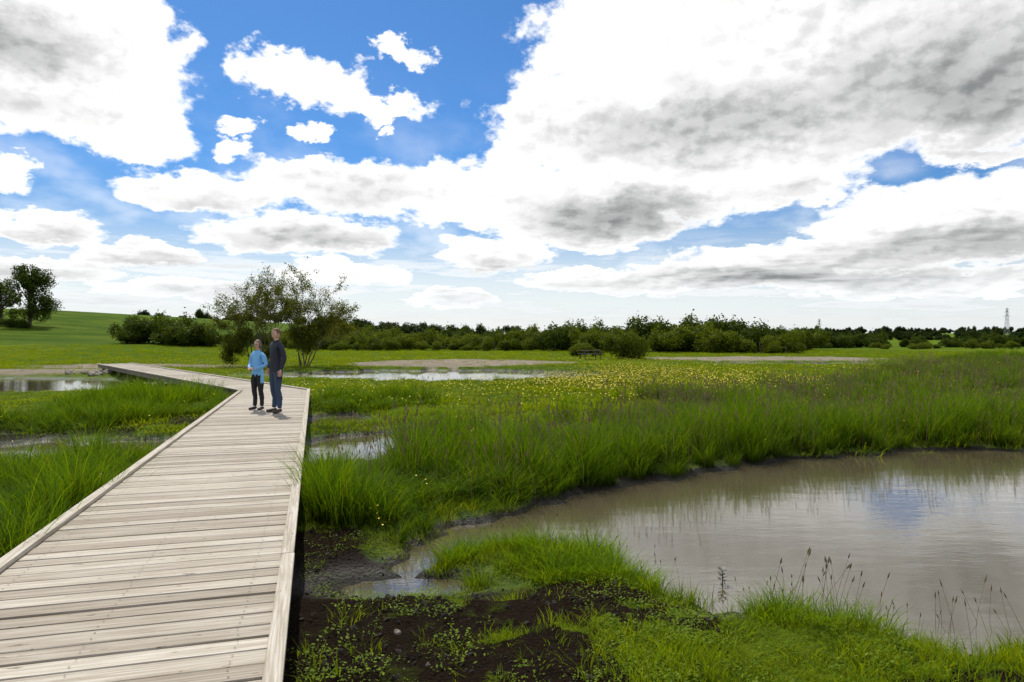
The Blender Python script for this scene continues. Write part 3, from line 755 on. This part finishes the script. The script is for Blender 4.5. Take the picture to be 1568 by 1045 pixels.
# ------------------------------------------------------------------ sprig in water
g=G()
g.tube([(0,0,-.1),(.005,0,.06),(0,.0,.12)],[.007,.006,.003],5,0)
for i in range(18):
    a=i*2.4;z=.03+.007*i;c=Vector((0,0,z));d=Vector((math.cos(a),math.sin(a),.35)).normalized();s=d.cross(Vector((0,0,1))).normalized();L=.055
    g.add([c,c+d*L*.5+s*.018,c+d*L,c+d*L*.5-s*.018],[(0,1,2,3)],1)
o_=obj('water_plant',g.mesh('water_plant'),[m_bark,simple('dark_leaf',(.04,.035,.012),.5,.4)]);o_.location=(1.93,6.25,0)

# ------------------------------------------------------------------ PEOPLE
def skin(verts,edges,radii,sub=2):
    me=bpy.data.meshes.new('tmp');me.from_pydata([tuple(v) for v in verts],edges,[]);me.update()
    ob=bpy.data.objects.new('tmp',me);scene.collection.objects.link(ob)
    ob.modifiers.new('s','SKIN');sv_=me.skin_vertices[0].data
    for i,r_ in enumerate(radii):
        sv_[i].radius=(r_,r_) if not isinstance(r_,tuple) else r_
        sv_[i].use_root=(i==0)
    m_=ob.modifiers.new('u','SUBSURF');m_.levels=sub;m_.render_levels=sub
    dg=bpy.context.evaluated_depsgraph_get();e=ob.evaluated_get(dg).to_mesh()
    v=[tuple(q.co) for q in e.vertices];f=[tuple(p_.vertices) for p_ in e.polygons]
    ob.evaluated_get(dg).to_mesh_clear();bpy.data.objects.remove(ob);return v,f
def ell(c,rx,ry,rz,nu=20,nv=14,fn=None):
    v=[];f=[]
    for j in range(nv+1):
        ph=math.pi*j/nv
        for i in range(nu):
            th=2*math.pi*i/nu;p_=Vector((math.sin(ph)*math.cos(th),math.sin(ph)*math.sin(th),math.cos(ph)))
            if fn:p_=fn(p_)
            v.append((c[0]+p_[0]*rx,c[1]+p_[1]*ry,c[2]+p_[2]*rz))
    for j in range(nv):
        for i in range(nu): f.append((j*nu+i,(j+1)*nu+i,(j+1)*nu+(i+1)%nu,j*nu+(i+1)%nu))
    return v,f
def person(name,loc,rotz,S,jk,tr,shoe,skn,hairc,armsL,armsR,hairlong,glasses,headrot,female,legs):
    e=empty(name,loc);g=G();k=.93 if female else 1.
    mats=[jk,tr,shoe,skn,hairc,simple(name+'_eye',(.02,.015,.01),.3,.1),simple(name+'_lips',(.35,.13,.11),.6,.1)]
    vs=[(0,0,.96),(0,.0,1.10),(0,-.005,1.27),(0,.0,1.42),(0,.02,1.50)]
    sh=.185*k
    rd=[.150,.138 if not female else .130,.150 if not female else .145,.135,.075]
    ed=[(0,1),(1,2),(2,3),(3,4)]
    def ch(root,pts,rr):
        last=root
        for p_,r_ in zip(pts,rr):
            vs.append(p_);rd.append(r_);ed.append((last,len(vs)-1));last=len(vs)-1
    for s,A in((-1,armsL),(1,armsR)):
        ch(3,[(s*sh*.72,.01,1.44),(s*sh*1.05,.015,1.39),(s*A[0][0],A[0][1],A[0][2]),(s*(A[0][0]+A[1][0])/2,(A[0][1]+A[1][1])/2,(A[0][2]+A[1][2])/2),(s*A[1][0],A[1][1],A[1][2])],[.075,.066,.052,.046,.036])
    for s,Lg in((-1,legs[0]),(1,legs[1])):
        ch(0,[(s*.085,0,.88),(s*.1,-.005,.72),(s*Lg[0][0],Lg[0][1],.49),(s*(Lg[0][0]+Lg[1][0])/2,Lg[1][1]+.015,.32),(s*Lg[1][0],Lg[1][1],.09)],[.105,.092,.066,.060,.052])
    v,f=skin(vs,ed,rd,2)
    v2=[]
    for (x_,y_,z_) in v:
        if z_>.86 and abs(x_)<.2 and y_>-.14: y_*=.80
        n_=math.sin(z_*55+x_*21)*.003+math.sin(z_*23+x_*40)*.003 if z_<1.4 else 0
        v2.append((x_*(1+n_*2),y_+n_,z_))
    g.add(v2,f,0)
    hem=.86 if not female else .90
    for i,ff in enumerate(f):
        c=[sum(v2[q][a] for q in ff)/len(ff) for a in range(3)]
        arm=abs(c[0])>.155 or c[1]<-.14
        mt=0
        if c[2]<hem and not(arm and c[2]>.7): mt=1
        if c[2]>1.525: mt=3
        g.m[i]=mt
    g.tube([(0,.015,1.46),(0,.012,1.50),(0,.0,1.545)],[.085,.072,.068],14,0,False)
    for s,Lg in((-1,legs[0]),(1,legs[1])):
        ax_=Lg[1][0]*s;ay=Lg[1][1];tx=Lg[2]
        dx,dy=math.sin(tx),-math.cos(tx)
        sv1,sf=skin([(ax_,ay,.09),(ax_-dx*.02,ay-dy*.03,.05),(ax_+dx*.08,ay+dy*.08,.045),(ax_+dx*.18,ay+dy*.18,.036)],[(0,1),(1,2),(2,3)],[.050,.050,.046,.038],2)
        sv1=[(a,b_,max(c,.0)) for a,b_,c in sv1];g.add(sv1,sf,2)
    for s,A in((-1,armsL),(1,armsR)):
        W=Vector((s*A[1][0],A[1][1],A[1][2]));dr=Vector((s*A[2][0],A[2][1],A[2][2])).normalized()
        nrm=Vector((s*A[3][0],A[3][1],A[3][2])).normalized();sd_=dr.cross(nrm).normalized()
        v,f=skin([W-dr*.01,W+dr*.035,W+dr*.075],[(0,1),(1,2)],[.024,.03,.03],2)
        v=[tuple(Vector(q)-nrm*((Vector(q)-W)@nrm)*.45) for q in v];g.add(v,f,3)
        for i,(o2,Lf) in enumerate(((-.03,.062),(-.01,.075),(.01,.08),(.03,.072))):
            a=W+dr*.06+sd_*o2;b_=W+dr*(.085+Lf*.4)+sd_*o2*1.1+nrm*.006;c=b_+(dr*.8+nrm*.6).normalized()*Lf*.35;d_=c+(dr*.35+nrm*.9).normalized()*Lf*.28
            v,f=skin([a,b_,c,d_],[(0,1),(1,2),(2,3)],[.010,.0095,.009,.0075],1);g.add(v,f,3)
        a=W+dr*.02-sd_*.02;b_=W+dr*.05-sd_*.045+nrm*.01;c=W+dr*.085-sd_*.05+nrm*.025
        v,f=skin([a,b_,c],[(0,1),(1,2)],[.012,.011,.009],1);g.add(v,f,3)
    hd=G()
    def face(p_):
        x_,y_,z_=p_
        if z_<0: x_*=1-.30*(-z_)**1.3; y_=y_*(1-.12*(-z_)) -.05*(-z_)
        if y_<0: y_*=.96
        nb_=math.exp(-((x_/.14)**2+((z_+.12)/.22)**2))
        if y_<0: y_-=.17*nb_
        eb=math.exp(-(((abs(x_)-.36)/.16)**2+((z_-.08)/.1)**2))
        if y_<0: y_+=.07*eb
        return Vector((x_,y_,z_))
    v,f=ell((0,0,0),.076,.098,.120,28,22,face);hd.add(v,f,3)
    for s in(-1,1):
        v,f=ell((s*.078,.01,-.005),.012,.02,.032,10,8);hd.add(v,f,3)
        v,f=ell((s*.029,-.084,.010),.010,.007,.0055,8,6);hd.add(v,f,5)
        hd.box((s*.029,-.094,.030),.03,.006,.006,4)
    v,f=ell((0,-.090,-.060),.022,.008,.007,8,6);hd.add(v,f,6)
    def hairf(p_):
        x_,y_,z_=p_
        if y_<-.25 and z_<.52: z_=.52+(z_-.52)*.05
        if z_<-.1 and not hairlong: z_=-.1+(z_+.1)*.2
        w_=1+.04*math.sin(x_*17)*math.sin(z_*15)
        if y_<-.25: y_*=.93
        return Vector((x_*w_,y_*w_,z_))
    v,f=ell((0,.012,.012),.086,.106,.120,28,20,hairf);hd.add(v,f,4)
    if hairlong:
        v,f=skin([(0,.10,.02),(0,.14,0),(0,.145,-.06),(0,.125,-.11)],[(0,1),(1,2),(2,3)],[.035,.032,.026,.012],2);hd.add(v,f,4)
        for s in(-1,1):
            v,f=ell((s*.076,.0,-.02),.014,.045,.06,10,8);hd.add(v,f,4)
    if glasses:
        for s in(-1,1):
            ring=[(s*.031+.024*math.cos(a),-.103,.010+.018*math.sin(a)) for a in np.linspace(0,6.283,15)]
            hd.tube(ring,[.0022]*15,4,5,False);hd.tube([(s*.055,-.10,.014),(s*.08,.0,.012)],[.002,.002],4,5)
        hd.tube([(-.008,-.105,.012),(.008,-.105,.012)],[.002,.002],4,5)
    M=Matrix.Translation((0,0,1.672))@Matrix.Rotation(headrot,4,'Z')@Matrix.Rotation(.05,4,'X')
    g.add([M@Vector(q) for q in hd.v],hd.f,0);g.m[-len(hd.f):]=hd.m
    v,f=skin([(0,.02,1.46),(0,.012,1.54),(0,0,1.61)],[(0,1),(1,2)],[.06,.055,.052],2);g.add(v,f,3)
    me=g.mesh(name+'_body',True);obj('body',me,mats,e)
    e.rotation_euler=(0,0,rotz);e.scale=(S,S,S)
    return e
m_skin=simple('skin',(.56,.33,.24),.55,.08,10)
navy=simple('navy_jacket',(.012,.016,.028),.7,.3,25,.4);denim=simple('denim',(.030,.052,.10),.85,.3,40,.4)
blk=simple('black_trousers',(.010,.010,.012),.8,.3,30,.3);lb_=simple('light_blue_jacket',(.19,.46,.78),.65,.12,20,.4)
brn=simple('brown_shoe',(.05,.03,.02),.6,.3,30);dks=simple('dark_shoe',(.025,.02,.018),.6,.3,30)
hr=simple('auburn_hair',(.14,.06,.025),.7,.4,60);hw=simple('brown_hair',(.13,.08,.045),.6,.4,60)
person('man',(-5.17,14.95,DT+.003),R(-42),1.03,navy,denim,brn,m_skin,hr,
  ((.235,.05,1.16),(.20,-.06,.94),(-.05,-.35,-1),(-1,0,0)),((.25,.06,1.15),(.225,-.02,.92),(0,-.15,-1),(-1,0,0)),False,False,R(8),False,
  (((.10,-.01),(.11,.02),-.15),((.12,-.03),(.14,.0),.2)))
person('woman',(-5.78,15.5,DT+.003),R(-22),.885,lb_,blk,dks,m_skin,hw,
  ((.255,.03,1.17),(.10,-.20,1.08),(-1,-.25,.1),(0,.3,-1)),((.255,.03,1.16),(.09,-.22,1.05),(-1,-.2,.1),(0,.3,-1)),True,True,R(8),True,
  (((.09,-.02),(.10,.01),-.2),((.10,-.0),(.12,.02),.2)))

# ------------------------------------------------------------------ CAMERA
cd=bpy.data.cameras.new('camera');cd.lens=24;cd.sensor_width=36;cd.clip_end=8000;cd.clip_start=.05
co=bpy.data.objects.new('camera',cd);scene.collection.objects.link(co)
co.location=(0,0,DT+1.68);co.rotation_euler=(R(90-.41),0,0)
scene.camera=co
scene.view_settings.view_transform='Standard'
scene.view_settings.look='None';scene.view_settings.exposure=0
